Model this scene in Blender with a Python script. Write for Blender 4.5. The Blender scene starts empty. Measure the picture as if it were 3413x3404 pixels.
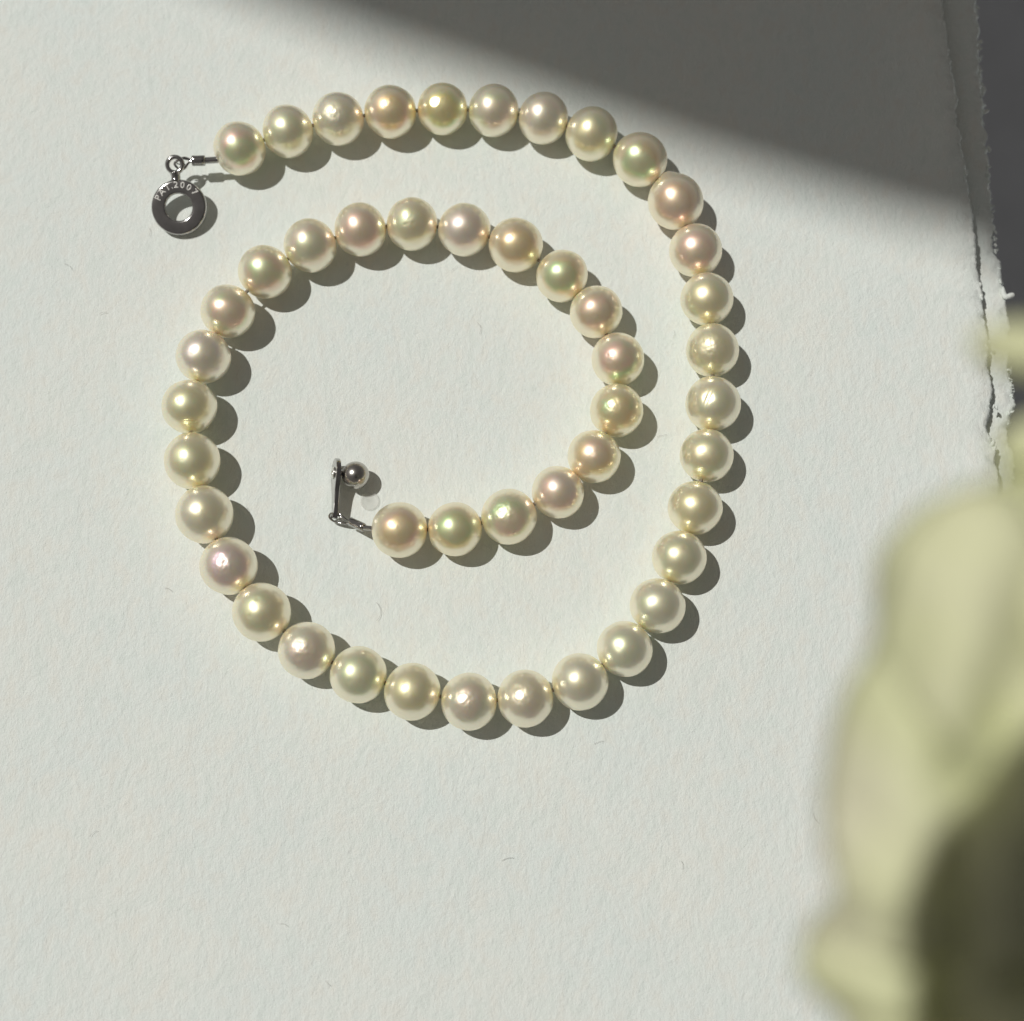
import bpy, math, random
from mathutils import Vector, Matrix, noise as mn
random.seed(7)
SC = bpy.context.scene
COL = SC.collection
SC.unit_settings.scale_length = 0.1          # 1 unit = 10 cm

# ------------------------------------------------------------------ camera
W, H = 3413.0, 3404.0
FPX = 5252.0                                  # focal length in photo pixels
DIST = 2.334
TILT = math.radians(15)
AIM = Vector((0, 0, 0))
VIEW = Vector((0, -math.sin(TILT), math.cos(TILT)))   # from scene to camera
UPV = Vector((0, math.cos(TILT), math.sin(TILT)))
RT = Vector((1, 0, 0))
CPOS = AIM + VIEW * DIST
cam = bpy.data.cameras.new('camera')
camo = bpy.data.objects.new('camera', cam)
COL.objects.link(camo)
camo.location = CPOS
camo.rotation_euler = (TILT, 0, 0)
cam.sensor_fit = 'HORIZONTAL'
cam.sensor_width = 36
cam.lens = 36 * FPX / W
cam.clip_start = 0.02
cam.clip_end = 200
cam.dof.use_dof = True
cam.dof.focus_distance = 2.29
cam.dof.aperture_fstop = (cam.lens * 0.001) / (0.031)     # aperture diameter in scene units
cam.dof.aperture_blades = 0
SC.camera = camo

# ------------------------------------------------------------------ light
S = (RT * -0.42 + UPV * 0.38 + VIEW * 0.82)
S = Vector((-0.43, 0.165, 0.875)).normalized()
sun = bpy.data.lights.new('sun', 'SUN')
sun.energy = 4.02
sun.angle = math.radians(0.53)
sun.color = (1.0, 0.98, 0.935)
suno = bpy.data.objects.new('sun', sun)
COL.objects.link(suno)
suno.rotation_euler = S.to_track_quat('Z', 'Y').to_euler()
world = bpy.data.worlds.new('World')
SC.world = world
world.use_nodes = True
wn = world.node_tree
wn.nodes.clear()
sky = wn.nodes.new('ShaderNodeTexSky')
sky.sky_type = 'NISHITA'
sky.sun_disc = False
sky.sun_elevation = math.asin(S.z)
sky.sun_rotation = math.atan2(S.x, S.y)
hs = wn.nodes.new('ShaderNodeHueSaturation')
hs.inputs['Saturation'].default_value = 0.04
warm = wn.nodes.new('ShaderNodeMix')
warm.data_type = 'RGBA'; warm.blend_type = 'MULTIPLY'
warm.inputs[0].default_value = 1.0
warm.inputs[7].default_value = (1.0, 0.94, 0.88, 1)
bg = wn.nodes.new('ShaderNodeBackground')
bg.inputs['Strength'].default_value = 0.05
wo = wn.nodes.new('ShaderNodeOutputWorld')
wn.links.new(sky.outputs[0], hs.inputs['Color'])
wn.links.new(hs.outputs[0], warm.inputs[6])
wn.links.new(warm.outputs[2], bg.inputs[0])
wn.links.new(bg.outputs[0], wo.inputs[0])
SC.view_settings.view_transform = 'Standard'
SC.view_settings.look = 'None'
SC.view_settings.exposure = -0.64
SC.view_settings.gamma = 1.0
SC.cycles.use_denoising = True
SC.cycles.sample_clamp_indirect = 40
SC.cycles.blur_glossy = 0.5
SC.cycles.max_bounces = 10
SC.cycles.diffuse_bounces = 5
SC.cycles.glossy_bounces = 6

# ------------------------------------------------------------------ helpers
def ray(px, py):
    return (RT * ((px - W / 2) / FPX) + UPV * (-(py - H / 2) / FPX) - VIEW)
def unp(px, py, z=0.0):
    d = ray(px, py)
    t = (z - CPOS.z) / d.z
    return CPOS + d * t, t                     # point, depth along the axis
def tag(o, label=None, cat=None, group=None, kind=None):
    if label: o['label'] = label
    if cat: o['category'] = cat
    if group: o['group'] = group
    if kind: o['kind'] = kind
    return o
def empty(name, loc=(0, 0, 0), parent=None):
    o = bpy.data.objects.new(name, None)
    COL.objects.link(o)
    o.location = loc
    o.empty_display_size = 0.05
    if parent: o.parent = parent
    return o
class MB:
    def __init__(s): s.v, s.f = [], []
    def add(s, vs, fs):
        n = len(s.v)
        s.v += [tuple(p) for p in vs]
        s.f += [tuple(i + n for i in f) for f in fs]
    def build(s, name, mat, parent=None, smooth=True, loc=None):
        me = bpy.data.meshes.new(name)
        vs = s.v
        if loc is not None:
            vs = [(a - loc[0], b - loc[1], c - loc[2]) for a, b, c in vs]
        me.from_pydata(vs, [], s.f)
        me.validate()
        me.update()
        if smooth: me.shade_smooth()
        o = bpy.data.objects.new(name, me)
        COL.objects.link(o)
        if loc is not None: o.location = loc
        if mat: me.materials.append(mat)
        if parent: o.parent = parent
        return o
def frame_of(d):
    d = d.normalized()
    a = Vector((0, 0, 1)) if abs(d.z) < 0.9 else Vector((1, 0, 0))
    x = d.cross(a).normalized()
    return x, d.cross(x).normalized()
def tube(mb, pts, r, n=12, closed=False, caps=True, sub=1):
    pts = [Vector(p) for p in pts]
    if sub > 1: pts = catmull(pts, sub, closed)
    m = len(pts)
    rs = r if isinstance(r, (list, tuple)) else [r] * m
    vs, fs = [], []
    x = y = None
    for i, p in enumerate(pts):
        d = (pts[(i + 1) % m] - pts[i - 1]) if closed or 0 < i < m - 1 else (pts[1] - pts[0] if i == 0 else pts[-1] - pts[-2])
        if x is None: x, y = frame_of(d)
        else:
            dn = d.normalized()
            x = (x - dn * x.dot(dn)).normalized()
            y = dn.cross(x)
        for k in range(n):
            a = 2 * math.pi * k / n
            vs.append(p + (x * math.cos(a) + y * math.sin(a)) * rs[min(i, len(rs) - 1)])
    for i in range(m if closed else m - 1):
        j = (i + 1) % m
        for k in range(n):
            l = (k + 1) % n
            fs.append((i * n + k, i * n + l, j * n + l, j * n + k))
    if caps and not closed:
        fs.append(tuple(range(n - 1, -1, -1)))
        fs.append(tuple((m - 1) * n + k for k in range(n)))
    mb.add(vs, fs)
def catmull(p, sub, closed=False):
    out, m = [], len(p)
    for i in range(m if closed else m - 1):
        a = p[i - 1] if closed or i > 0 else p[0]
        b, c = p[i], p[(i + 1) % m]
        d = p[(i + 2) % m] if closed or i + 2 < m else p[-1]
        for k in range(sub):
            t = k / sub
            out.append(0.5 * ((2 * b) + (c - a) * t + (2 * a - 5 * b + 4 * c - d) * t * t + (3 * b - a - 3 * c + d) * t ** 3))
    if not closed: out.append(p[-1])
    return out
def lathe(mb, prof, M, n=64):
    """prof: closed list of (radius, height); M maps local to world"""
    m = len(prof)
    vs, fs = [], []
    for r, h in prof:
        for k in range(n):
            a = 2 * math.pi * k / n
            vs.append(M @ Vector((r * math.cos(a), r * math.sin(a), h)))
    for i in range(m):
        j = (i + 1) % m
        for k in range(n):
            l = (k + 1) % n
            fs.append((i * n + k, i * n + l, j * n + l, j * n + k))
    mb.add(vs, fs)
def box(mb, c, sx, sy, sz, M=None):
    M = M or Matrix.Identity(4)
    vs = [M @ (Vector(c) + Vector((x * sx / 2, y * sy / 2, z * sz / 2))) for x in (-1, 1) for y in (-1, 1) for z in (-1, 1)]
    mb.add(vs, [(0, 1, 3, 2), (4, 6, 7, 5), (0, 4, 5, 1), (2, 3, 7, 6), (0, 2, 6, 4), (1, 5, 7, 3)])

# ------------------------------------------------------------------ materials
def mat(name):
    m = bpy.data.materials.new(name)
    m.use_nodes = True
    nt = m.node_tree
    nt.nodes.clear()
    return m, nt
def N(nt, t, **kw):
    n = nt.nodes.new(t)
    for k, v in kw.items():
        if k.startswith('_'): setattr(n, k[1:], v)
        else: n.inputs[k.replace('__', ' ')].default_value = v
    return n
def mixc(nt, fac, a, b, mode='MIX'):
    n = nt.nodes.new('ShaderNodeMix')
    n.data_type = 'RGBA'
    n.blend_type = mode
    for s, v in ((0, fac), (6, a), (7, b)):
        if hasattr(v, 'is_output') or isinstance(v, bpy.types.NodeSocket): nt.links.new(v, n.inputs[s])
        else: n.inputs[s].default_value = v if s == 0 else (*v, 1)
    return n.outputs[2]
def ramp(nt, fac, stops):
    n = nt.nodes.new('ShaderNodeValToRGB')
    cr = n.color_ramp
    while len(cr.elements) > 1: cr.elements.remove(cr.elements[-1])
    cr.elements[0].position, cr.elements[0].color = stops[0][0], (*stops[0][1], 1)
    for p, c in stops[1:]:
        e = cr.elements.new(p)
        e.color = (*c, 1)
    nt.links.new(fac, n.inputs[0])
    return n.outputs[0]
def out(nt, sh):
    o = nt.nodes.new('ShaderNodeOutputMaterial')
    nt.links.new(sh, o.inputs[0])

def paper_material():
    m, nt = mat('cotton_paper')
    L = nt.links.new
    tc = N(nt, 'ShaderNodeTexCoord')
    mp = N(nt, 'ShaderNodeMapping')
    mp.inputs['Scale'].default_value = (1.35, 0.85, 1)
    mp.inputs['Rotation'].default_value = (0, 0, math.radians(-14))
    L(tc.outputs['Object'], mp.inputs[0])
    warp = N(nt, 'ShaderNodeTexNoise', Scale=9.0, Detail=2.0)
    L(mp.outputs[0], warp.inputs[0])
    wv = N(nt, 'ShaderNodeVectorMath', _operation='MULTIPLY_ADD')
    wv.inputs[1].default_value = (0.03, 0.03, 0.0)
    L(warp.outputs['Color'], wv.inputs[0]); L(mp.outputs[0], wv.inputs[2])
    n1 = N(nt, 'ShaderNodeTexNoise', Scale=74.0, Detail=5.0, Roughness=0.62)
    n2 = N(nt, 'ShaderNodeTexNoise', Scale=250.0, Detail=4.0, Roughness=0.7)
    n3 = N(nt, 'ShaderNodeTexNoise', Scale=5.0, Detail=3.0)
    for n in (n1, n2): L(wv.outputs[0], n.inputs[0])
    L(tc.outputs['Object'], n3.inputs[0])
    a = N(nt, 'ShaderNodeMath', _operation='MULTIPLY_ADD')
    a.inputs[1].default_value = 0.5
    n4 = N(nt, 'ShaderNodeTexNoise', Scale=13.0, Detail=3.0, Roughness=0.6)
    L(wv.outputs[0], n4.inputs[0])
    a0 = N(nt, 'ShaderNodeMath', _operation='MULTIPLY_ADD'); a0.inputs[1].default_value = 0.9
    L(n4.outputs['Fac'], a0.inputs[0]); L(n1.outputs['Fac'], a0.inputs[2])
    L(n2.outputs['Fac'], a.inputs[0]); L(a0.outputs[0], a.inputs[2])
    b = N(nt, 'ShaderNodeBump', Strength=0.55, Distance=0.0045)
    L(a.outputs[0], b.inputs['Height'])
    c = ramp(nt, n3.outputs['Fac'], [(0.3, (0.755, 0.81, 0.785)), (0.7, (0.79, 0.818, 0.775))])
    mot = N(nt, 'ShaderNodeTexNoise', Scale=34.0, Detail=4.0)
    L(wv.outputs[0], mot.inputs[0])
    c = mixc(nt, 1.0, c, ramp(nt, mot.outputs['Fac'], [(0.35, (0.965, 0.98, 0.975)), (0.5, (1, 1, 1)), (0.66, (1.0, 0.975, 0.96))]), 'MULTIPLY')
    # the odd dark speck in the pulp
    vo = N(nt, 'ShaderNodeTexVoronoi', Scale=11.0)
    L(tc.outputs['Object'], vo.inputs[0])
    sp = N(nt, 'ShaderNodeMath', _operation='LESS_THAN'); sp.inputs[1].default_value = 0.0205
    L(vo.outputs['Distance'], sp.inputs[0])
    sel = N(nt, 'ShaderNodeSeparateColor'); L(vo.outputs['Color'], sel.inputs[0])
    se = N(nt, 'ShaderNodeMath', _operation='LESS_THAN'); se.inputs[1].default_value = 0.16
    L(sel.outputs[0], se.inputs[0])
    mu = N(nt, 'ShaderNodeMath', _operation='MULTIPLY'); L(sp.outputs[0], mu.inputs[0]); L(se.outputs[0], mu.inputs[1])
    c2 = mixc(nt, mu.outputs[0], c, (0.28, 0.25, 0.2))
    p = N(nt, 'ShaderNodeBsdfPrincipled', Roughness=0.85)
    p.inputs['Specular IOR Level'].default_value = 0.2
    L(c2, p.inputs['Base Color']); L(b.outputs[0], p.inputs['Normal'])
    out(nt, p.outputs[0])
    return m

def pearl_material():
    m, nt = mat('nacre')
    L = nt.links.new
    def attr(nm):
        a = N(nt, 'ShaderNodeAttribute'); a.attribute_type = 'OBJECT'; a.attribute_name = nm
        return a
    body, ta, tb = attr('body'), attr('tone_a'), attr('tone_b')
    tc = N(nt, 'ShaderNodeTexCoord')
    oi = N(nt, 'ShaderNodeObjectInfo')
    ns = N(nt, 'ShaderNodeTexNoise', Scale=22.0, Detail=2.0, Roughness=0.45, _noise_dimensions='4D')
    L(tc.outputs['Object'], ns.inputs[0])
    w = N(nt, 'ShaderNodeMath', _operation='MULTIPLY'); w.inputs[1].default_value = 37.0
    L(oi.outputs['Random'], w.inputs[0]); L(w.outputs[0], ns.inputs['W'])
    st = N(nt, 'ShaderNodeMapRange'); st.inputs['From Min'].default_value = 0.38; st.inputs['From Max'].default_value = 0.62
    L(ns.outputs['Fac'], st.inputs[0])
    lw = N(nt, 'ShaderNodeLayerWeight', Blend=0.5)
    st.clamp = False; st.inputs['To Min'].default_value = -0.75; st.inputs['To Max'].default_value = 0.75
    rg = N(nt, 'ShaderNodeMapRange'); rg.inputs['From Min'].default_value = 0.03; rg.inputs['From Max'].default_value = 0.30
    L(lw.outputs['Facing'], rg.inputs[0])
    sm = N(nt, 'ShaderNodeMath', _operation='ADD', _use_clamp=True)
    L(st.outputs[0], sm.inputs[0]); L(rg.outputs[0], sm.inputs[1])
    tone = mixc(nt, sm.outputs[0], ta.outputs['Color'], tb.outputs['Color'])
    fr = N(nt, 'ShaderNodeMapRange'); fr.inputs['From Min'].default_value = 0.16; fr.inputs['From Max'].default_value = 0.38
    L(lw.outputs['Facing'], fr.inputs[0])
    ce = N(nt, 'ShaderNodeMapRange'); ce.inputs['From Min'].default_value = 0.02; ce.inputs['From Max'].default_value = 0.16
    L(lw.outputs['Facing'], ce.inputs[0])
    gold = mixc(nt, 0.5, tone, (0.86, 0.76, 0.50))
    core = mixc(nt, ce.outputs[0], gold, tone)
    gl = mixc(nt, fr.outputs[0], core, (1.0, 0.95, 0.81))
    fine = N(nt, 'ShaderNodeTexNoise', Scale=420.0, Detail=2.0)
    L(tc.outputs['Object'], fine.inputs[0])
    bp = N(nt, 'ShaderNodeBump', Strength=0.12, Distance=0.0004)
    L(fine.outputs['Fac'], bp.inputs['Height'])
    d = N(nt, 'ShaderNodeBsdfPrincipled', Roughness=0.35)
    d.inputs['Subsurface Weight'].default_value = 1.0
    d.inputs['Subsurface Radius'].default_value = (1.0, 0.72, 0.42)
    d.inputs['Subsurface Scale'].default_value = 0.035
    d.inputs['Specular IOR Level'].default_value = 0.3
    L(body.outputs['Color'], d.inputs['Base Color'])
    g = N(nt, 'ShaderNodeBsdfAnisotropic', Roughness=0.225, _distribution='MULTI_GGX')
    soft = mixc(nt, fr.outputs[0], mixc(nt, 0.32, core, (0.92, 0.97, 0.96)), (1.0, 0.95, 0.81)); L(soft, g.inputs['Color']); L(bp.outputs[0], g.inputs['Normal'])
    g2 = N(nt, 'ShaderNodeBsdfAnisotropic', Roughness=0.45, _distribution='MULTI_GGX')
    L(gl, g2.inputs['Color'])
    gm = N(nt, 'ShaderNodeMixShader', Fac=0.42)
    g3 = N(nt, 'ShaderNodeBsdfAnisotropic', Roughness=0.33, _distribution='MULTI_GGX')
    L(mixc(nt, fr.outputs[0], mixc(nt, 0.5, core, (0.90, 0.95, 1.0)), (1.0, 0.95, 0.80)), g3.inputs['Color'])
    gs = N(nt, 'ShaderNodeMixShader', Fac=0.42)
    L(g.outputs[0], gs.inputs[1]); L(g3.outputs[0], gs.inputs[2])
    L(gs.outputs[0], gm.inputs[1]); L(g2.outputs[0], gm.inputs[2])
    mx = N(nt, 'ShaderNodeMixShader', Fac=0.75)
    L(d.outputs[0], mx.inputs[1]); L(gm.outputs[0], mx.inputs[2])
    out(nt, mx.outputs[0])
    return m

def simple(name, col, rough=0.5, metal=0.0, noise_scale=None, amt=0.15, bump=0.0, bdist=0.001, spec=0.5, trans=0.0):
    m, nt = mat(name)
    L = nt.links.new
    p = N(nt, 'ShaderNodeBsdfPrincipled', Roughness=rough, Metallic=metal)
    p.inputs['Specular IOR Level'].default_value = spec
    p.inputs['Base Color'].default_value = (*col, 1)
    if noise_scale:
        tc = N(nt, 'ShaderNodeTexCoord')
        n = N(nt, 'ShaderNodeTexNoise', Scale=noise_scale, Detail=4.0)
        L(tc.outputs['Object'], n.inputs[0])
        c = ramp(nt, n.outputs['Fac'], [(0.3, tuple(x * (1 - amt) for x in col)), (0.7, tuple(min(1, x * (1 + amt)) for x in col))])
        L(c, p.inputs['Base Color'])
        if bump:
            b = N(nt, 'ShaderNodeBump', Strength=bump, Distance=bdist)
            L(n.outputs['Fac'], b.inputs['Height']); L(b.outputs[0], p.inputs['Normal'])
    sh = p.outputs[0]
    if trans:
        t = N(nt, 'ShaderNodeBsdfTranslucent'); t.inputs[0].default_value = (*[x * 0.9 for x in col], 1)
        mx = N(nt, 'ShaderNodeMixShader', Fac=trans)
        L(p.outputs[0], mx.inputs[1]); L(t.outputs[0], mx.inputs[2])
        sh = mx.outputs[0]
    out(nt, sh)
    return m

PAPER = paper_material()
NACRE = pearl_material()
CHROME = simple('polished_silver', (0.47, 0.46, 0.45), 0.12, 1.0, 60, 0.12, 0.15, 0.0006)
SATIN = simple('satin_silver', (0.5, 0.48, 0.45), 0.24, 1.0, 60, 0.1)
BRIGHT = simple('pale_silver', (0.8, 0.79, 0.75), 0.3, 1.0, 80, 0.15)  # paler silver; on the letters it paints in the light they catch
FLOOR = simple('grey_floor', (0.62, 0.66, 0.71), 0.8, 0, 3, 0.06)
TABLE = simple('dark_wood', (0.12, 0.09, 0.07), 0.5, 0, 6, 0.3)
SLAB_GREY = simple('slab_grey', (0.45, 0.44, 0.42), 0.9, 0, 4, 0.08)
THREAD = simple('silk_thread', (0.22, 0.19, 0.15), 0.8)

def petal_material():
    m, nt = mat('petal')
    L = nt.links.new
    tc = N(nt, 'ShaderNodeTexCoord')
    n = N(nt, 'ShaderNodeTexNoise', Scale=6.0, Detail=2.0)
    L(tc.outputs['Object'], n.inputs[0])
    c = ramp(nt, n.outputs['Fac'], [(0.3, (0.70, 0.73, 0.52)), (0.5, (0.81, 0.83, 0.53)), (0.68, (0.88, 0.86, 0.68))])
    p = N(nt, 'ShaderNodeBsdfPrincipled', Roughness=0.6)
    p.inputs['Specular IOR Level'].default_value = 0.25
    L(c, p.inputs['Base Color'])
    t = N(nt, 'ShaderNodeBsdfTranslucent'); L(c, t.inputs[0])
    mx = N(nt, 'ShaderNodeMixShader', Fac=0.25)
    L(p.outputs[0], mx.inputs[1]); L(t.outputs[0], mx.inputs[2])
    out(nt, mx.outputs[0])
    return m
PETAL = petal_material()
GREEN = simple('stem_green', (0.10, 0.17, 0.05), 0.5, 0, 10, 0.2)
CERAMIC = simple('glazed_ceramic', (0.5, 0.48, 0.44), 0.3, 0, 5, 0.1)

# ------------------------------------------------------------------ setting
mb = MB(); box(mb, (0, 0, -4.05), 40, 40, 0.1)
tag(mb.build('floor', FLOOR, smooth=False), kind='structure')
mb = MB(); box(mb, (-2.72, 1, -0.23), 6.76, 12, 0.3)
tag(mb.build('table_top', TABLE, smooth=False), kind='structure')

# added slab out of view, its lower edge shaped to shade the paper top
WD = 15.0
low = [unp(x * 1.7666, y * 1.7666)[0] + S * WD for x, y in ((-900, -560), (200, -112), (540, 17), (700, 80), (1000, 184), (1335, 303), (1783, 440), (2300, 590), (3600, 950))]
ed = (low[6] - low[3]).normalized()
upw = S.cross(ed).normalized()
if upw.y < 0: upw = -upw
mb = MB(); vs = []; nl = len(low)
for z in (0.0, 0.3):
    for q in low: vs.append(q + S * z)
    for q in low: vs.append(low[4] + ed * (q - low[4]).dot(ed) + upw * 3.0 + S * z)
fs = []
for k in range(nl - 1):
    fs += [(k, k + 1, nl + k + 1, nl + k), (2 * nl + k + 1, 2 * nl + k, 3 * nl + k, 3 * nl + k + 1), (k + 1, k, 2 * nl + k, 2 * nl + k + 1), (nl + k, nl + k + 1, 3 * nl + k + 1, 3 * nl + k)]
fs += [(0, nl, 3 * nl, 2 * nl), (nl - 1, 3 * nl - 1, 4 * nl - 1, 2 * nl - 1)]
mb.add(vs, fs)
tag(mb.build('shade_slab', SLAB_GREY, smooth=False), kind='structure')

# ------------------------------------------------------------------ sheets of torn paper
def fbm(x, y=0.0, z=0.0, o=4):
    return mn.fractal(Vector((x, y, z)), 0.9, 2.1, o)
def sheet(name, edge, ztop, th, seed, rag, lift, label, rough_edge=1.0):
    pts = []
    for px, py in edge:
        p, _ = unp(px, py, ztop); pts.append(Vector((p.x, p.y, 0)))
    pts = catmull(pts, 12)
    y0, y1 = pts[0].y, pts[-1].y
    n = 620
    ys = [y0 + (y1 - y0) * i / (n - 1) for i in range(n)]
    ex, j = [], 0
    for y in ys:
        while j < len(pts) - 2 and pts[j + 1].y > y: j += 1
        a, b = pts[j], pts[j + 1]
        t = (y - a.y) / (b.y - a.y) if b.y != a.y else 0
        ex.append(a.x + (b.x - a.x) * t)
    ds = [2.4, 1.0, 0.4, 0.2, 0.12, 0.08, 0.055, 0.04, 0.028, 0.019, 0.012, 0.007, 0.003, 0.0]
    mb = MB(); vs = []; rows = len(ds) + 4
    for i, y in enumerate(ys):
        big = fbm(y * 9, seed) * 0.012 * rag
        small = (fbm(y * 45, seed + 5) * 0.0055 + abs(fbm(y * 110, seed + 9)) * 0.004) * rag
        lf = lift * max(0.0, 0.35 + fbm(y * 4, seed + 3))
        for k, d in enumerate(ds):
            w = max(0, 1 - d / 0.06)
            x = ex[i] - d + (big + small) * w + 0.0025 * rag * w * fbm(y * 90, d * 160, seed)
            z = ztop + lf * max(0, 1 - d / 0.16) ** 2
            near = max(0, 1 - d / 0.03)
            z -= th * 0.5 * near ** 2.2 * (0.8 + 0.6 * fbm(y * 60, d * 60, seed + 2))
            z += rough_edge * 0.0016 * near * fbm(y * 150, d * 150, seed + 7)
            if d < 1: z += 0.0035 * fbm(y * 1.3, x * 1.3, seed) * min(1, (0.4 - min(d, .4)) * 3)
            vs.append((x, y, z))
        xb = ex[i] + big + small
        zb = ztop + lf - th
        vs += [(xb + 0.002 + 0.003 * abs(fbm(y * 70, seed + 4)), y, zb + th * 0.25), (xb - 0.004, y, zb),
               (xb - 0.05, y, ztop - th + lf * 0.4), (ex[i] - 2.4, y, ztop - th)]
    fs = []
    for i in range(n - 1):
        for k in range(rows - 1):
            fs.append((i * rows + k, (i + 1) * rows + k, (i + 1) * rows + k + 1, i * rows + k + 1))
    mb.add(vs, fs)
    o = mb.build(name, PAPER)
    return tag(o, label, 'paper', 'sheets of torn paper under the necklace')
E1 = [(3110, -320), (3135, 0), (3150, 120), (3172, 300), (3208, 550), (3222, 640), (3237, 760), (3243, 850), (3262, 950),
      (3272, 1010), (3289, 1085), (3296, 1200), (3309, 1300), (3306, 1370), (3292, 1415), (3307, 1463), (3316, 1530), (3340, 1700),
      (3380, 2000), (3430, 2500), (3500, 3200), (3560, 3800)]
E2 = [(3235, -320), (3255, 0), (3262, 150), (3272, 300), (3288, 480), (3298, 620), (3309, 716), (3320, 839), (3330, 932), (3337, 1000),
      (3348, 1060), (3352, 1150), (3362, 1250), (3372, 1300), (3374, 1360), (3358, 1430), (3360, 1500), (3366, 1550), (3380, 1700),
      (3410, 2000), (3460, 2500), (3530, 3200), (3590, 3800)]
sheet('paper_sheet', E1, 0.0, 0.014, 3.1, 0.55, 0.022, 'topmost thick white textured paper sheet the pearl necklace lies on')
sheet('paper_sheet', E2, -0.030, 0.016, 11.7, 0.8, 0.006, 'second white sheet showing its frayed torn edge beyond the top sheet')
E3 = [(x - 8 + (0, 3, 0, 4, -3, 6, 2, 14, 4, 18, 2, 10, -4, 2, 6, -2, 4, 2, 0, 0, 0, 0, 0)[i], y) for i, (x, y) in enumerate(E2)]
sheet('paper_sheet', E3, -0.052, 0.018, 23.3, 1.5, 0.0, 'lowest torn white sheet, only crumbs of its ragged edge showing at right')
# curled crumb of torn fibre hanging off the edge
def cpt(x, y, z): return unp(x, y, z)[0]
mb = MB()
tube(mb, [cpt(3343, 955, -0.03), cpt(3343, 975, -0.03), cpt(3350, 990, -0.028), cpt(3362, 988, -0.028), cpt(3378, 982, -0.03)],
     [0.0008, 0.002, 0.0035, 0.004, 0.0042, 0.0044, 0.0042, 0.004, 0.004, 0.0042, 0.0043, 0.004, 0.003], 10, sub=3)
tag(mb.build('paper_shred', PAPER), 'small curled white paper shred hanging off the torn edge', 'paper shred')

# ------------------------------------------------------------------ pearls
P = [  # px, py, half width, half height (photo pixels), tone code, flaws
 (798.9,496.0,89,89.7,'GP',0),(959.5,438.7,87.5,88,'gc',0),(1127,397.6,86.6,89,'wc',2),(1301.6,373.8,85.7,88.5,'OP',1),
 (1475.2,364.2,84.3,86.3,'AG',6),(1645.2,369.6,82.3,89,'pg',0),(1811.2,396.1,81.7,89,'sp',0),(1971.7,447.7,89.7,89.9,'ag',0),
 (2132.6,533.1,86.3,91.3,'GB',1),(2251.4,673.3,89,93.5,'PB',4),(2318.6,835.8,85.4,89.8,'PP',0),(2356,997.8,87.7,88,'ag',0),
 (2374.2,1168.2,86.3,88.6,'ca',2),(2376.3,1346.9,92,92.6,'gc',3),(2354.9,1519.5,90,89,'ag',1),(2316.6,1693.7,90,91.7,'ac',0),
 (2264,1859,92.4,90.3,'ag',0),(2191.7,2020.3,92,93.9,'gs',0),(2082.3,2164.1,92.6,94.3,'gs',0),(1933.1,2272.8,96,94.8,'cs',0),
 (1751.1,2328.4,94,97.5,'pc',2),(1563,2338.9,95,96.8,'pg',2),(1374.2,2305.5,95,95.9,'ac',0),(1194.4,2249.6,94.4,96.3,'gg',0),
 (1022.5,2167.8,95.5,95,'ps',2),(872.7,2041,96,98,'ga',1),(762.6,1886.6,94,96.3,'LP',2),(681.6,1715.5,95.4,95.7,'cs',1),
 (640.6,1536.9,93.5,93,'ga',0),(631.5,1356.4,92.8,91.2,'ga',5),(678.4,1189.6,92.3,90.8,'sl',0),(760.1,1038.5,91.2,90.5,'PG',0),
 (883.2,907.7,90.8,89.5,'GP',0),(1033.9,819.2,87.7,91,'gp',0),(1200.7,766.3,88.6,90.5,'PP',0),(1373.5,747.8,85.4,89.5,'ga',1),
 (1547.9,766.3,89,87.5,'lp',5),(1719.3,818,88,91,'OB',1),(1873.3,920,85.7,89.5,'GO',0),(1987.3,1041,87.7,89.4,'PB',0),
 (2058.9,1198.7,87.2,88.5,'PG',1),(2055.2,1368.7,90,88.5,'GO',2),(1979.8,1522.2,90.3,89.4,'PO',1),(1859.2,1641.7,90.3,88,'lP',0),
 (1696.3,1723,93,92.4,'PG',2),(1516.5,1764.5,88.6,91.2,'GO',0),(1331.3,1767,93,93.2,'OP',1)]
TONE = {'G': (0.36, 0.56, 0.26), 'g': (0.56, 0.66, 0.38), 'P': (0.76, 0.46, 0.40), 'p': (0.80, 0.62, 0.52),
        'A': (0.70, 0.60, 0.20), 'a': (0.74, 0.66, 0.34), 'c': (0.80, 0.74, 0.46), 's': (0.72, 0.72, 0.56), 'w': (0.82, 0.80, 0.66),
        'O': (0.80, 0.58, 0.28), 'B': (0.56, 0.36, 0.20), 'L': (0.66, 0.46, 0.54), 'l': (0.76, 0.64, 0.64)}
def vivid(c, f=1.35):
    l = sum(c) / 3
    return tuple(max(0.04, l + (x - l) * f) for x in c)
TONE = {k: vivid(v) for k, v in TONE.items()}
BODY = {'G': (0.86, 0.80, 0.60), 'g': (0.86, 0.81, 0.66), 'P': (0.88, 0.76, 0.62), 'p': (0.88, 0.78, 0.68), 'A': (0.86, 0.74, 0.42),
        'a': (0.86, 0.78, 0.55), 'c': (0.87, 0.80, 0.65), 's': (0.85, 0.80, 0.70), 'w': (0.87, 0.83, 0.74), 'O': (0.87, 0.74, 0.48),
        'B': (0.86, 0.74, 0.58), 'L': (0.86, 0.78, 0.70), 'l': (0.87, 0.78, 0.70)}
necklace = empty('pearl_necklace', (0, 0, 0))
tag(necklace, 'single strand of cream pearls coiled in a spiral with silver clasp ends', 'necklace')
ctr, rad = [], []
for px, py, hw, hh, tone, fl in P:
    rpx = hh * 0.6 + hw * 0.4
    z = 0.04
    for _ in range(3):
        p, dep = unp(px, py, z)
        z = rpx * dep / FPX
    ctr.append(p); rad.append(z)
n = len(P)
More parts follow.
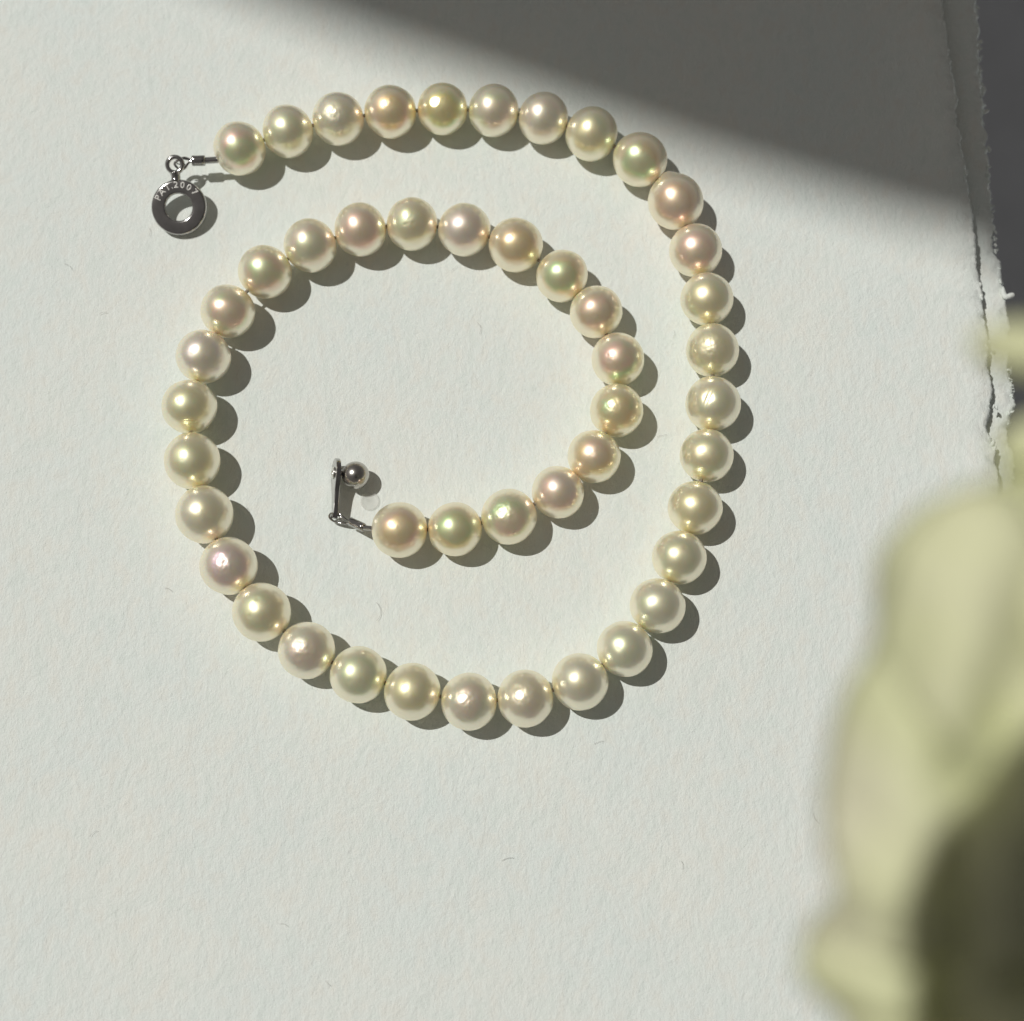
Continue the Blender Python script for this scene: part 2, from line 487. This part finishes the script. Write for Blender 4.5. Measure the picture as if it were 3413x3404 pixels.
# share the spacing out between neighbours so each pearl ends where the next begins
ax = [0.0] * n
gap = [(ctr[i + 1] - ctr[i]).length for i in range(n - 1)]
for i in range(n):
    c = []
    if i > 0: c.append(gap[i - 1] * rad[i] / (rad[i] + rad[i - 1]))
    if i < n - 1: c.append(gap[i] * rad[i] / (rad[i] + rad[i + 1]))
    ax[i] = max(min(min(c) - 0.0002, rad[i] * 1.03), rad[i] * 0.86)
for i in range(n):
    NU, NV = (192, 128) if P[i][5] else (96, 64)
    rnd = random.Random(100 + i)
    a = ctr[max(0, i - 1)]; b = ctr[min(n - 1, i + 1)]
    ad = (b - a).normalized()
    sd = Vector((0, 0, 1)).cross(ad).normalized(); ud = ad.cross(sd)
    fl = P[i][5]; sx = rnd.uniform(0, 90)
    r = rad[i]
    v3 = (CPOS - ctr[i]).normalized()
    hot = (S + v3).normalized()
    fdir = (hot * 1.0 + Vector((rnd.uniform(-.1, .3), rnd.uniform(-.3, .05), 0))).normalized()   # where the worst blemish sits
    fr = rnd.uniform(0.4, 0.6) if fl == 2 else rnd.uniform(0.16, 0.25)
    vs, fs = [], []
    pits = [((Vector((rnd.gauss(0, 1), rnd.gauss(0, 1), rnd.gauss(0.4, 1)))).normalized(), rnd.uniform(.05, .1), rnd.uniform(.003, .01)) for _ in range(rnd.randint(3, 9))]
    for vv in range(NV + 1):
        th = math.pi * vv / NV
        for uu in range(NU):
            ph = 2 * math.pi * uu / NU
            u = Vector((math.cos(th), math.sin(th) * math.cos(ph), math.sin(th) * math.sin(ph)))
            d = ad * u.x + sd * u.y + ud * u.z
            # slightly off round, drill ends a little flattened
            k = 1 + 0.018 * mn.noise(d * 1.2 + Vector((sx, 0, 0))) + 0.008 * mn.noise(d * 2.7 + Vector((sx, 9, 0)))
            for pd, pr, pa in pits:
                q = (d - pd).length / pr
                if q < 2.5: k -= pa * math.exp(-q * q)
            if fl:
                q = (d - fdir).length
                if fl == 2: k += 0.012 * mn.fractal(d * 5.0 + Vector((sx, 0, 3)), 0.9, 2.1, 2) * math.exp(-(q / fr) ** 2)
                elif fl == 1: k += 0.006 * mn.fractal(d * 6 + Vector((sx, 0, 3)), 0.9, 2.1, 2) * math.exp(-(q / fr) ** 2)
                elif fl == 6:
                    k = min(k, 0.982 / max(0.3, d.dot((hot + Vector((-0.05, -0.06, 0))).normalized())))
                    k += 0.0022 * mn.fractal(d * 9 + Vector((sx, 0, 3)), 0.9, 2.1, 2) * math.exp(-(q / 0.5) ** 2)
                elif fl == 3:
                    lf = (hot + Vector((-0.02, -0.02, 0))).normalized(); cr = lf.cross(Vector((0.45, 0.9, 0))).normalized()
                    t = (d - lf).dot(cr)
                    k += -0.035 * math.exp(-(t / 0.09) ** 2) * math.exp(-((d - lf).length / 0.42) ** 2)
                elif fl == 4:
                    kd = (Vector((-0.28, 0.93, 0.25))).normalized()
                    k += 0.12 * math.exp(-((d - kd).length / 0.28) ** 2)
                elif fl == 5:
                    gd = (Vector((0.75, 0.25, 0.6)) if i == 36 else Vector((0.25, -0.8, 0.6))).normalized()
                    t = (d.x if i == 36 else d.y)
                    k += 0.004 * math.sin(t * 95 + 1.2 * math.sin(d.x * 9 + d.y * 5)) * math.exp(-((d - gd).length / 0.34) ** 2)
            x = u.x
            axl = ax[i] * (1 - 0.012 * max(0, abs(x) - 0.9) * 10)
            vs.append(ad * (axl * u.x * k) + sd * (r * u.y * k) + ud * (r * u.z * k))
    for vv in range(NV):
        for uu in range(NU):
            w = (uu + 1) % NU
            fs.append((vv * NU + uu, vv * NU + w, (vv + 1) * NU + w, (vv + 1) * NU + uu))
    mb = MB(); mb.add(vs, fs)
    o = mb.build('pearl', NACRE, necklace)
    o.location = ctr[i] + Vector((0, 0, 0.0006))
    t = P[i][4]
    def jit(c, s=0.03): return [min(0.98, max(0.05, x + rnd.uniform(-s, s))) for x in c]
    bc = [(x + y) / 2 * k for x, y, k in zip(BODY[t[0]], BODY[t[1]], (1.08, 1.06, 0.97))]
    o['body'] = jit(bc, 0.015); 
    sat = 0.15 if t[0].islower() else 0.0                       # the plain pearls carry less overtone
    o['tone_a'] = jit([x * (1 - sat) + y * sat + 0.05 for x, y in zip(TONE[t[0]], (0.93, 0.88, 0.72))])
    sat = 0.15 if t[1].islower() else 0.0
    o['tone_b'] = jit([x * (1 - sat) + y * sat + 0.05 for x, y in zip(TONE[t[1]], (0.93, 0.88, 0.72))])
# silk thread running through the pearls
mb = MB()
tube(mb, ctr, 0.0028, 8)
mb.build('thread', THREAD, necklace)

# ------------------------------------------------------------------ ring clasp (outer end)
ringp = empty('ring_clasp', (0, 0, 0), necklace)
ringp['label'] = 'silver ring clasp half with an engraved face'
rc = cpt(598, 692, 0.022)
RTILT = math.radians(19)
ex_, ey_ = Vector((1, 0, 0)), Vector((0, math.cos(RTILT), math.sin(RTILT)))
ez_ = ex_.cross(ey_)
RM = Matrix(((ex_.x, ey_.x, ez_.x, rc.x), (ex_.y, ey_.y, ez_.y, rc.y), (ex_.z, ey_.z, ez_.z, rc.z), (0, 0, 0, 1)))
mb = MB()
lathe(mb, [(0.0206, 0.003), (0.0216, 0.0056), (0.0232, 0.0062), (0.0246, 0.0063), (0.0386, 0.0063), (0.0394, 0.0062), (0.0412, 0.0056), (0.0424, 0.0036), (0.0427, -0.001),
           (0.0415, -0.004), (0.038, -0.006), (0.025, -0.006), (0.0220, -0.0045)], RM, 96)
mb.build('ring', CHROME, ringp)
mb = MB()
neck = [RM @ Vector((-0.0045, 0.041, 0.001)), RM @ Vector((-0.0048, 0.0475, 0.0015)), RM @ Vector((-0.0055, 0.054, 0.002))]
tube(mb, neck, [0.0085, 0.0075, 0.0072, 0.0072, 0.0074, 0.008, 0.0085], 14, sub=3)
em = RM @ Matrix.Translation((-0.0055, 0.065, 0.002))
lathe(mb, [(0.0084, 0.0014), (0.0098, 0.0034), (0.0132, 0.0034), (0.0152, 0.0012), (0.0152, -0.0012), (0.0132, -0.0034), (0.0098, -0.0034), (0.0084, -0.0014)], em, 48)
mb.build('eyelet', CHROME, ringp)
# engraved lettering on the face of the ring
mb = MB()
for ch, ang in zip('PAT.2007', (156, 138, 119, 107, 96, 79, 61, 42)):
    cu = bpy.data.curves.new('letter', 'FONT')
    cu.body = ch; cu.size = 0.0138; cu.extrude = 0.0003; cu.bevel_depth = 0.00016; cu.align_x = 'CENTER'; cu.resolution_u = 3
    to = bpy.data.objects.new('letter', cu); COL.objects.link(to)
    bpy.context.view_layer.update()
    me = bpy.data.meshes.new_from_object(to.evaluated_get(bpy.context.evaluated_depsgraph_get()))
    a = math.radians(ang)
    LM = RM @ Matrix.Translation((math.cos(a) * 0.0295, math.sin(a) * 0.0295, 0.0064)) @ Matrix.Rotation(a - math.pi / 2, 4, 'Z')
    mb.add([LM @ v.co for v in me.vertices], [tuple(p.vertices) for p in me.polygons])
    bpy.data.objects.remove(to); bpy.data.curves.remove(cu); bpy.data.meshes.remove(me)
mb.build('lettering', BRIGHT, ringp, smooth=False)
# wire loop, crimp tube, beading wire
ec = em @ Vector((0, 0, 0))
p1 = ctr[0]; zc = ec.z
t0 = cpt(640, 536, 0.042); t1 = cpt(684, 535.5, 0.041)
mb = MB()
tube(mb, [t0, t0 + Vector((-0.012, 0.004, 0.002)), ec + Vector((0.004, 0.003, 0.006)), ec + Vector((0.0, 0.0, 0.002)), ec + Vector((0.004, -0.003, -0.006)),
          ec + Vector((0.014, -0.005, -0.003)), t0 + Vector((-0.006, -0.004, -0.001)), t0], 0.0019, 8, sub=5)
tube(mb, [t0, t0 + Vector((-0.014, 0.001, 0.004)), ec + Vector((0.006, 0.006, 0.004)), ec + Vector((0.002, 0.004, -0.003)), t0 + Vector((-0.010, -0.005, -0.004)), t0], 0.001, 8, sub=5)
mb.build('wire_loop', CHROME, ringp)
def crimp(a, b, r, parent):
    mb = MB(); d = b - a
    x, y = frame_of(d); dn = d.normalized()
    Mx = Matrix(((x.x, y.x, dn.x, a.x), (x.y, y.y, dn.y, a.y), (x.z, y.z, dn.z, a.z), (0, 0, 0, 1)))
    l = d.length
    lathe(mb, [(r * .55, 0), (r * .92, 0), (r, l * .05), (r * .97, l * .3), (r, l * .7), (r, l * .95), (r * .92, l), (r * .55, l)], Mx, 20)
    return mb.build('crimp_tube', CHROME, parent)
crimp(t0, t1, 0.0082, ringp)
mb = MB(); tube(mb, [t0, t1, p1 + Vector((-0.02, -0.018, 0))], 0.0052, 10, sub=2)
mb.build('end_wire', CHROME, ringp)

# ------------------------------------------------------------------ bar clasp (inner end)
barp = empty('bar_clasp', (0, 0, 0), necklace)
barp['label'] = 'silver bar clasp half standing on edge with a ball'
# flat plate: round head behind the ball, narrowing tongue; stands on its edge leaning right
b_top = cpt(1127, 1560, 0.0); b_bot = cpt(1122, 1734, 0.0)
al = (b_bot - b_top); al.z = 0; al.normalize()                         # along the plate (towards the loop)
le = math.radians(18)
upn = Vector((math.sin(le), 0, math.cos(le)))
upn = (upn - al * upn.dot(al)).normalized()
nr = upn.cross(al).normalized()
if nr.x < 0: nr = -nr
o0 = cpt(1126, 1592, 0.0); o0.z = 0.0235
out2 = []
Rh = 0.022
for k in range(25):
    a = math.radians(60 + 240 * k / 24)
    out2.append((Rh * math.cos(a), Rh * math.sin(a)))
out2 += [(0.03, -0.011), (0.048, -0.009), (0.062, -0.007), (0.069, -0.002), (0.069, 0.003), (0.062, 0.007), (0.048, 0.009), (0.03, 0.012)]
mb = MB(); vs = []; m2 = len(out2)
for h, s in ((-0.0036, 0.95), (-0.0028, 1.0), (0.0028, 1.0), (0.0036, 0.95)):
    for a, b in out2:
        ca, cb = (0, 0) if a < 0.03 else (a, 0)
        vs.append(o0 + al * (ca + (a - ca) * s) + upn * (cb + (b - cb) * s) + nr * h)
fs = [tuple(range(m2)), tuple(range(4 * m2 - 1, 3 * m2 - 1, -1))]
for j in range(3):
    for k in range(m2):
        l = (k + 1) % m2
        fs.append((j * m2 + k, j * m2 + l, (j + 1) * m2 + l, (j + 1) * m2 + k))
mb.add(vs, fs)
mb.build('plate', CHROME, barp, smooth=False)
mb = MB()
PM = Matrix(((al.x, upn.x, nr.x, o0.x), (al.y, upn.y, nr.y, o0.y), (al.z, upn.z, nr.z, o0.z), (0, 0, 0, 1)))
lathe(mb, [(0.004, -0.0044), (0.0055, -0.006), (0.0082, -0.006), (0.0095, -0.0037), (0.004, -0.0037)], PM, 40)
mb.build('rivet_ring', BRIGHT, barp)
bc_ = cpt(1185, 1584, 0.028)
mb = MB(); vs = []; fs = []
for vv in range(33):
    th = math.pi * vv / 32
    for uu in range(48):
        ph = 2 * math.pi * uu / 48
        vs.append(Vector((math.cos(th), math.sin(th) * math.cos(ph), math.sin(th) * math.sin(ph))) * 0.0203)
for vv in range(32):
    for uu in range(48):
        w = (uu + 1) % 48
        fs.append((vv * 48 + uu, vv * 48 + w, (vv + 1) * 48 + w, (vv + 1) * 48 + uu))
mb.add(vs, fs)
o = mb.build('ball', SATIN, barp); o.location = bc_
mb = MB(); tube(mb, [o0, bc_ + Vector((-0.01, 0, 0))], 0.0065, 16)
mb.build('ball_post', CHROME, barp)
# loop wire through the end of the plate, crimp and wire into the last pearl
c0 = cpt(1167, 1738, 0.020); c1 = cpt(1212, 1759, 0.030)
pe = cpt(1124, 1722, 0.018)
mb = MB()
tube(mb, [c0, cpt(1150, 1728, 0.024), cpt(1130, 1714, 0.024), cpt(1106, 1711, 0.02), cpt(1097, 1722, 0.016), cpt(1108, 1735, 0.013), cpt(1130, 1743, 0.013), cpt(1155, 1745, 0.016), c0],
     0.0016, 8, sub=5)
tube(mb, [c0, cpt(1150, 1733, 0.022), cpt(1128, 1719, 0.021), cpt(1110, 1716, 0.016), cpt(1104, 1726, 0.014), cpt(1118, 1739, 0.011), c0], 0.0012, 8, sub=5)
mb.build('wire_loop', CHROME, barp)
crimp(c0, c1, 0.0066, barp)
mb = MB(); tube(mb, [c0, c1, ctr[-1] + Vector((-0.03, 0.002, 0))], 0.0038, 10, sub=2)
mb.build('end_wire', CHROME, barp)

# small milky see-through disc lying by the clasp
def disc_material():
    m, nt = mat('milky_translucent'); L = nt.links.new
    p = N(nt, 'ShaderNodeBsdfPrincipled', Roughness=0.35); p.inputs['Base Color'].default_value = (0.8, 0.8, 0.76, 1)
    t = N(nt, 'ShaderNodeBsdfTransparent')
    mx = N(nt, 'ShaderNodeMixShader', Fac=0.22)
    L(t.outputs[0], mx.inputs[1]); L(p.outputs[0], mx.inputs[2]); out(nt, mx.outputs[0])
    return m
fc = cpt(1231.5, 1670, 0.003)
mb = MB()
lathe(mb, [(0.0001, 0.0006), (0.0128, 0.0006), (0.0138, 0.0014), (0.0143, 0.0006), (0.0138, -0.0006), (0.0001, -0.0006)], Matrix.Translation(fc), 48)
tag(mb.build('milky_disc', disc_material()), 'tiny translucent round disc on the paper beside the ball clasp', 'plastic disc')

# ------------------------------------------------------------------ flower close to the lens, out of focus
FD = 0.70
def camp(px, py, dep): return CPOS + ray(px * 1.76656, py * 1.76656) * dep
fc3 = camp(2085, 1800, FD)
U = FD * 1.76656 / FPX                                # scene units per 1932-pixel at that depth
flower = empty('cream_flower', fc3)
tag(flower, 'large pale yellow green bloom, blurred, at the right close to the lens', 'flower')
ENV = [(-180, 500), (-160, 500), (-110, 620), (-65, 640), (-25, 700), (20, 760), (66, 900), (92, 930), (99, 925), (107, 905), (114, 848), (119, 760),
       (126.5, 676), (134, 636), (145, 572), (153, 548), (159, 522), (167, 498), (173, 474), (177, 470), (182, 505), (188, 545), (193, 535), (200, 500), (260, 600)]
def reach(a):
    for (a0, r0), (a1, r1) in zip(ENV, ENV[1:]):
        if a0 <= a <= a1: return r0 + (r1 - r0) * (a - a0) / (a1 - a0)
    return 600
def petal(th0, hw, zoff, seed, s=1.0, org=(0, 0), rin=10.0, R=None, tip=0.05, dish=0.05):
    nu, nv = 40, 30
    vs = []
    for i in range(nu + 1):
        t = i / nu
        for j in range(nv + 1):
            v = -1 + 2 * j / nv
            if R is None:
                ad_ = th0 + hw * v
                rm = reach(ad_) * s * (1 - 0.05 * v ** 4)
                ww = 1.0
            else:
                rm = R * (1 - 0.06 * v * v)
                ww = 1.0 if t < 0.5 else math.sqrt(max(0.0, 1 - ((t - 0.5) / 0.5) ** 2.4))
                ad_ = th0 + hw * v * ww
            rr = rin + (rm - rin) * t
            a = math.radians(ad_)
            z = zoff - dish * (1 - t) ** 2 - tip * max(0, (t - 0.72) / 0.28) ** 2
            z += 0.022 * mn.noise(Vector((rr * 0.0045, ad_ * 0.045, seed + 4))) * min(1, t * 2) - 0.010 * abs(v) ** 3
            vs.append(RT * ((org[0] + rr * math.cos(a)) * U) + UPV * ((org[1] + rr * math.sin(a)) * U) + VIEW * z)
    fs = [(i * (nv + 1) + j, (i + 1) * (nv + 1) + j, (i + 1) * (nv + 1) + j + 1, i * (nv + 1) + j + 1) for i in range(nu) for j in range(nv)]
    mb = MB(); mb.add(vs, fs)
    o = mb.build('petal', PETAL, flower)
    sm = o.modifiers.new('thick', 'SOLIDIFY'); sm.thickness = 0.0025; sm.offset = 0
    return o
for a in [(192, 13, 0.000, 1.0), (165, 17, 0.010, 2.2), (138, 18, 0.002, 3.1), (112, 15, 0.014, 5.0), (86, 16, 0.0, 6.3),
          (56, 20, 0.01, 7.3), (18, 24, 0.0, 7.7), (-26, 26, 0.01, 8.1), (-72, 26, 0.0, 9.4), (-120, 28, 0.012, 10.5), (222, 20, 0.008, 11.6),
          (150, 20, -0.02, 12.8, 0.97), (124, 18, -0.022, 13.3, 0.96), (100, 20, -0.03, 14.3, 0.97), (178, 14, -0.024, 15.3, 0.95)]:
    petal(*a)
for a in [(150, 34, 0.035, 21.0, 0.62), (95, 34, 0.04, 22.0, 0.6), (40, 34, 0.035, 23.0, 0.6), (-20, 36, 0.04, 24.0, 0.6), (-90, 36, 0.036, 25.0, 0.6), (205, 30, 0.032, 26.0, 0.6)]:
    petal(*a)
petal(163, 14, -0.03, 33.9, org=(160, 1090), R=350, tip=0.03, dish=0.02)
petal(199, 14, -0.04, 34.9, org=(185, 1055), R=325, tip=0.03, dish=0.02)
# stem bending away to the vase on the floor, right of the table
mb = MB()
sp0 = VIEW * -0.05
stemw = [sp0, sp0 + Vector((0.25, -0.1, -0.35)), sp0 + Vector((0.75, -0.25, -1.1)), sp0 + Vector((1.05, -0.3, -2.0)), sp0 + Vector((1.1, -0.3, -3.6))]
tube(mb, stemw, 0.025, 10, sub=8)
mb.build('stem', GREEN, flower)
vb = fc3 + sp0 + Vector((1.1, -0.3, 0)); vb.z = -4.0
mb = MB()
lathe(mb, [(0.001, 0.0), (0.42, 0.0), (0.5, 0.1), (0.52, 0.9), (0.4, 1.7), (0.22, 2.2), (0.26, 2.4), (0.22, 2.4), (0.18, 2.2), (0.36, 1.7), (0.47, 0.9), (0.44, 0.12), (0.001, 0.06)],
      Matrix.Translation(vb), 64)
tag(mb.build('vase', CERAMIC), 'tall pale ceramic vase on the floor holding the flower stem', 'vase')

# loose fibres: fuzz along the torn edges, and fine hairs lying on the top sheet
rnd = random.Random(5)
mb = MB()
def edge_pt(E, py):
    for (xa, ya), (xb, yb) in zip(E, E[1:]):
        if ya <= py <= yb: return xa + (xb - xa) * (py - ya) / (yb - ya)
for q in range(120):
    E, z = rnd.choice([(E2, -0.036), (E2, -0.042), (E3, -0.06)])
    py = rnd.uniform(-50, 1750)
    p = cpt(edge_pt(E, py) - 4, py, z)
    a = rnd.gauss(0, 0.9); ln = rnd.uniform(0.003, 0.009); cu = rnd.uniform(-1.6, 1.6)
    pts = []
    for k in range(5):
        pts.append(p.copy())
        p = p + Vector((math.cos(a), math.sin(a), rnd.uniform(-.4, .5))) * ln / 4
        a += cu / 4
    w = rnd.uniform(0.0008, 0.0024)
    tube(mb, pts, [w, w * 1.1, w, w * .8, w * .4], 5)
for q in range(22):
    E, z = rnd.choice([(E1, 0.0), (E1, -0.004), (E2, -0.030)])
    py = rnd.uniform(650, 1750) if q % 5 else rnd.uniform(0, 650)
    p = cpt(edge_pt(E, py) + rnd.uniform(-6, 10), py, z)
    a = rnd.choice([1, -1]) * rnd.uniform(0.6, 1.9); pts = []
    ln = rnd.uniform(0.005, 0.012); cu = rnd.uniform(-1.2, 1.2)
    for k in range(5):
        pts.append(p.copy()); p = p + Vector((math.cos(a), math.sin(a), rnd.uniform(-.3, .3))) * ln / 4; a += cu / 4
    w = rnd.uniform(0.0015, 0.0038)
    tube(mb, pts, [w * .4, w, w * 1.15, w * .9, w * .3], 6)
tag(mb.build('torn_fibres', PAPER), 'fuzz of loose white fibres along the torn sheet edges', 'fibre fuzz', kind='stuff')
HAIR = simple('lint_hair', (0.45, 0.44, 0.42), 0.7)
mb = MB()
spots = [(1255, 2070, 70, .9), (1590, 1075, 45, -.7), (1980, 2480, 30, .5), (820, 1690, 24, -.8), (2730, 2745, 40, 2.4), (300, 2790, 30, 1.2), (240, 900, 40, 2.0), (930, 3080, 30, .2)]
spots += [(rnd.uniform(60, 2700), rnd.uniform(300, 3350), rnd.uniform(12, 40), rnd.uniform(0, 3.1)) for _ in range(9)]
for px, py, ln, a in spots:
    p = cpt(px, py, 0.0032); ln *= 0.00045; cu = rnd.uniform(-1.8, 1.8); pts = []
    for k in range(7):
        pts.append(p.copy()); p = p + Vector((math.cos(a), math.sin(a), 0)) * ln / 6; a += cu / 6
    tube(mb, pts, rnd.uniform(0.00012, 0.00024), 5)
tag(mb.build('lint_hairs', HAIR), 'fine grey lint hairs scattered over the top paper sheet', 'lint', kind='stuff')

# the phone taking the picture: its rounded corner shades the corner of the bloom
PHONE = simple('dark_glass_phone', (0.03, 0.03, 0.035), 0.35, 0, 5, 0.1)
RINGM = simple('lens_ring', (0.35, 0.35, 0.36), 0.3, 1.0)
LENS = simple('lens_glass', (0.01, 0.01, 0.012), 0.05)
k_ = FD / 0.68
X0, X1, Y0, Y1, CR = -0.212, 0.51, -1.24, 0.252, 0.10
phone = empty('phone', CPOS + VIEW * 0.016)
tag(phone, 'dark phone above the scene, its rounded corner shading the bloom', 'phone')
ol = []
for cx, cy, a0 in ((X1 - CR, Y1 - CR, 0), (X0 + CR, Y1 - CR, 90), (X0 + CR, Y0 + CR, 180), (X1 - CR, Y0 + CR, 270)):
    for k in range(13):
        a = math.radians(a0 + 90 * k / 12)
        ol.append((cx + CR * math.cos(a), cy + CR * math.sin(a)))
mb = MB(); vs = []; m3 = len(ol)
for z, sh in ((0, 0.006), (0.006, 0), (0.074, 0), (0.08, 0.006)):
    for x, y in ol:
        mx_, my_ = (X0 + X1) / 2, (Y0 + Y1) / 2
        f = 1 - sh / 0.36
        vs.append(RT * (mx_ + (x - mx_) * f) + UPV * (my_ + (y - my_) * f) + VIEW * z)
fs = [tuple(range(m3)), tuple(range(4 * m3 - 1, 3 * m3 - 1, -1))]
for j in range(3):
    for k in range(m3):
        l = (k + 1) % m3
        fs.append((j * m3 + k, j * m3 + l, (j + 1) * m3 + l, (j + 1) * m3 + k))
mb.add(vs, fs); mb.build('phone_body', PHONE, phone, smooth=False)
for yy in (0.0, -0.17):
    Mx = Matrix(((RT.x, UPV.x, VIEW.x, 0), (RT.y, UPV.y, VIEW.y, 0), (RT.z, UPV.z, VIEW.z, 0), (0, 0, 0, 1))) @ Matrix.Translation((0, yy, 0))
    mb = MB(); lathe(mb, [(0.05, -0.006), (0.062, -0.006), (0.065, 0.0), (0.05, 0.0)], Mx, 40)
    o = mb.build('lens_ring', RINGM, phone)
    mb = MB(); lathe(mb, [(0.0002, -0.002), (0.05, -0.002), (0.05, 0.0), (0.0002, 0.0)], Mx, 40)
    mb.build('lens', LENS, o)
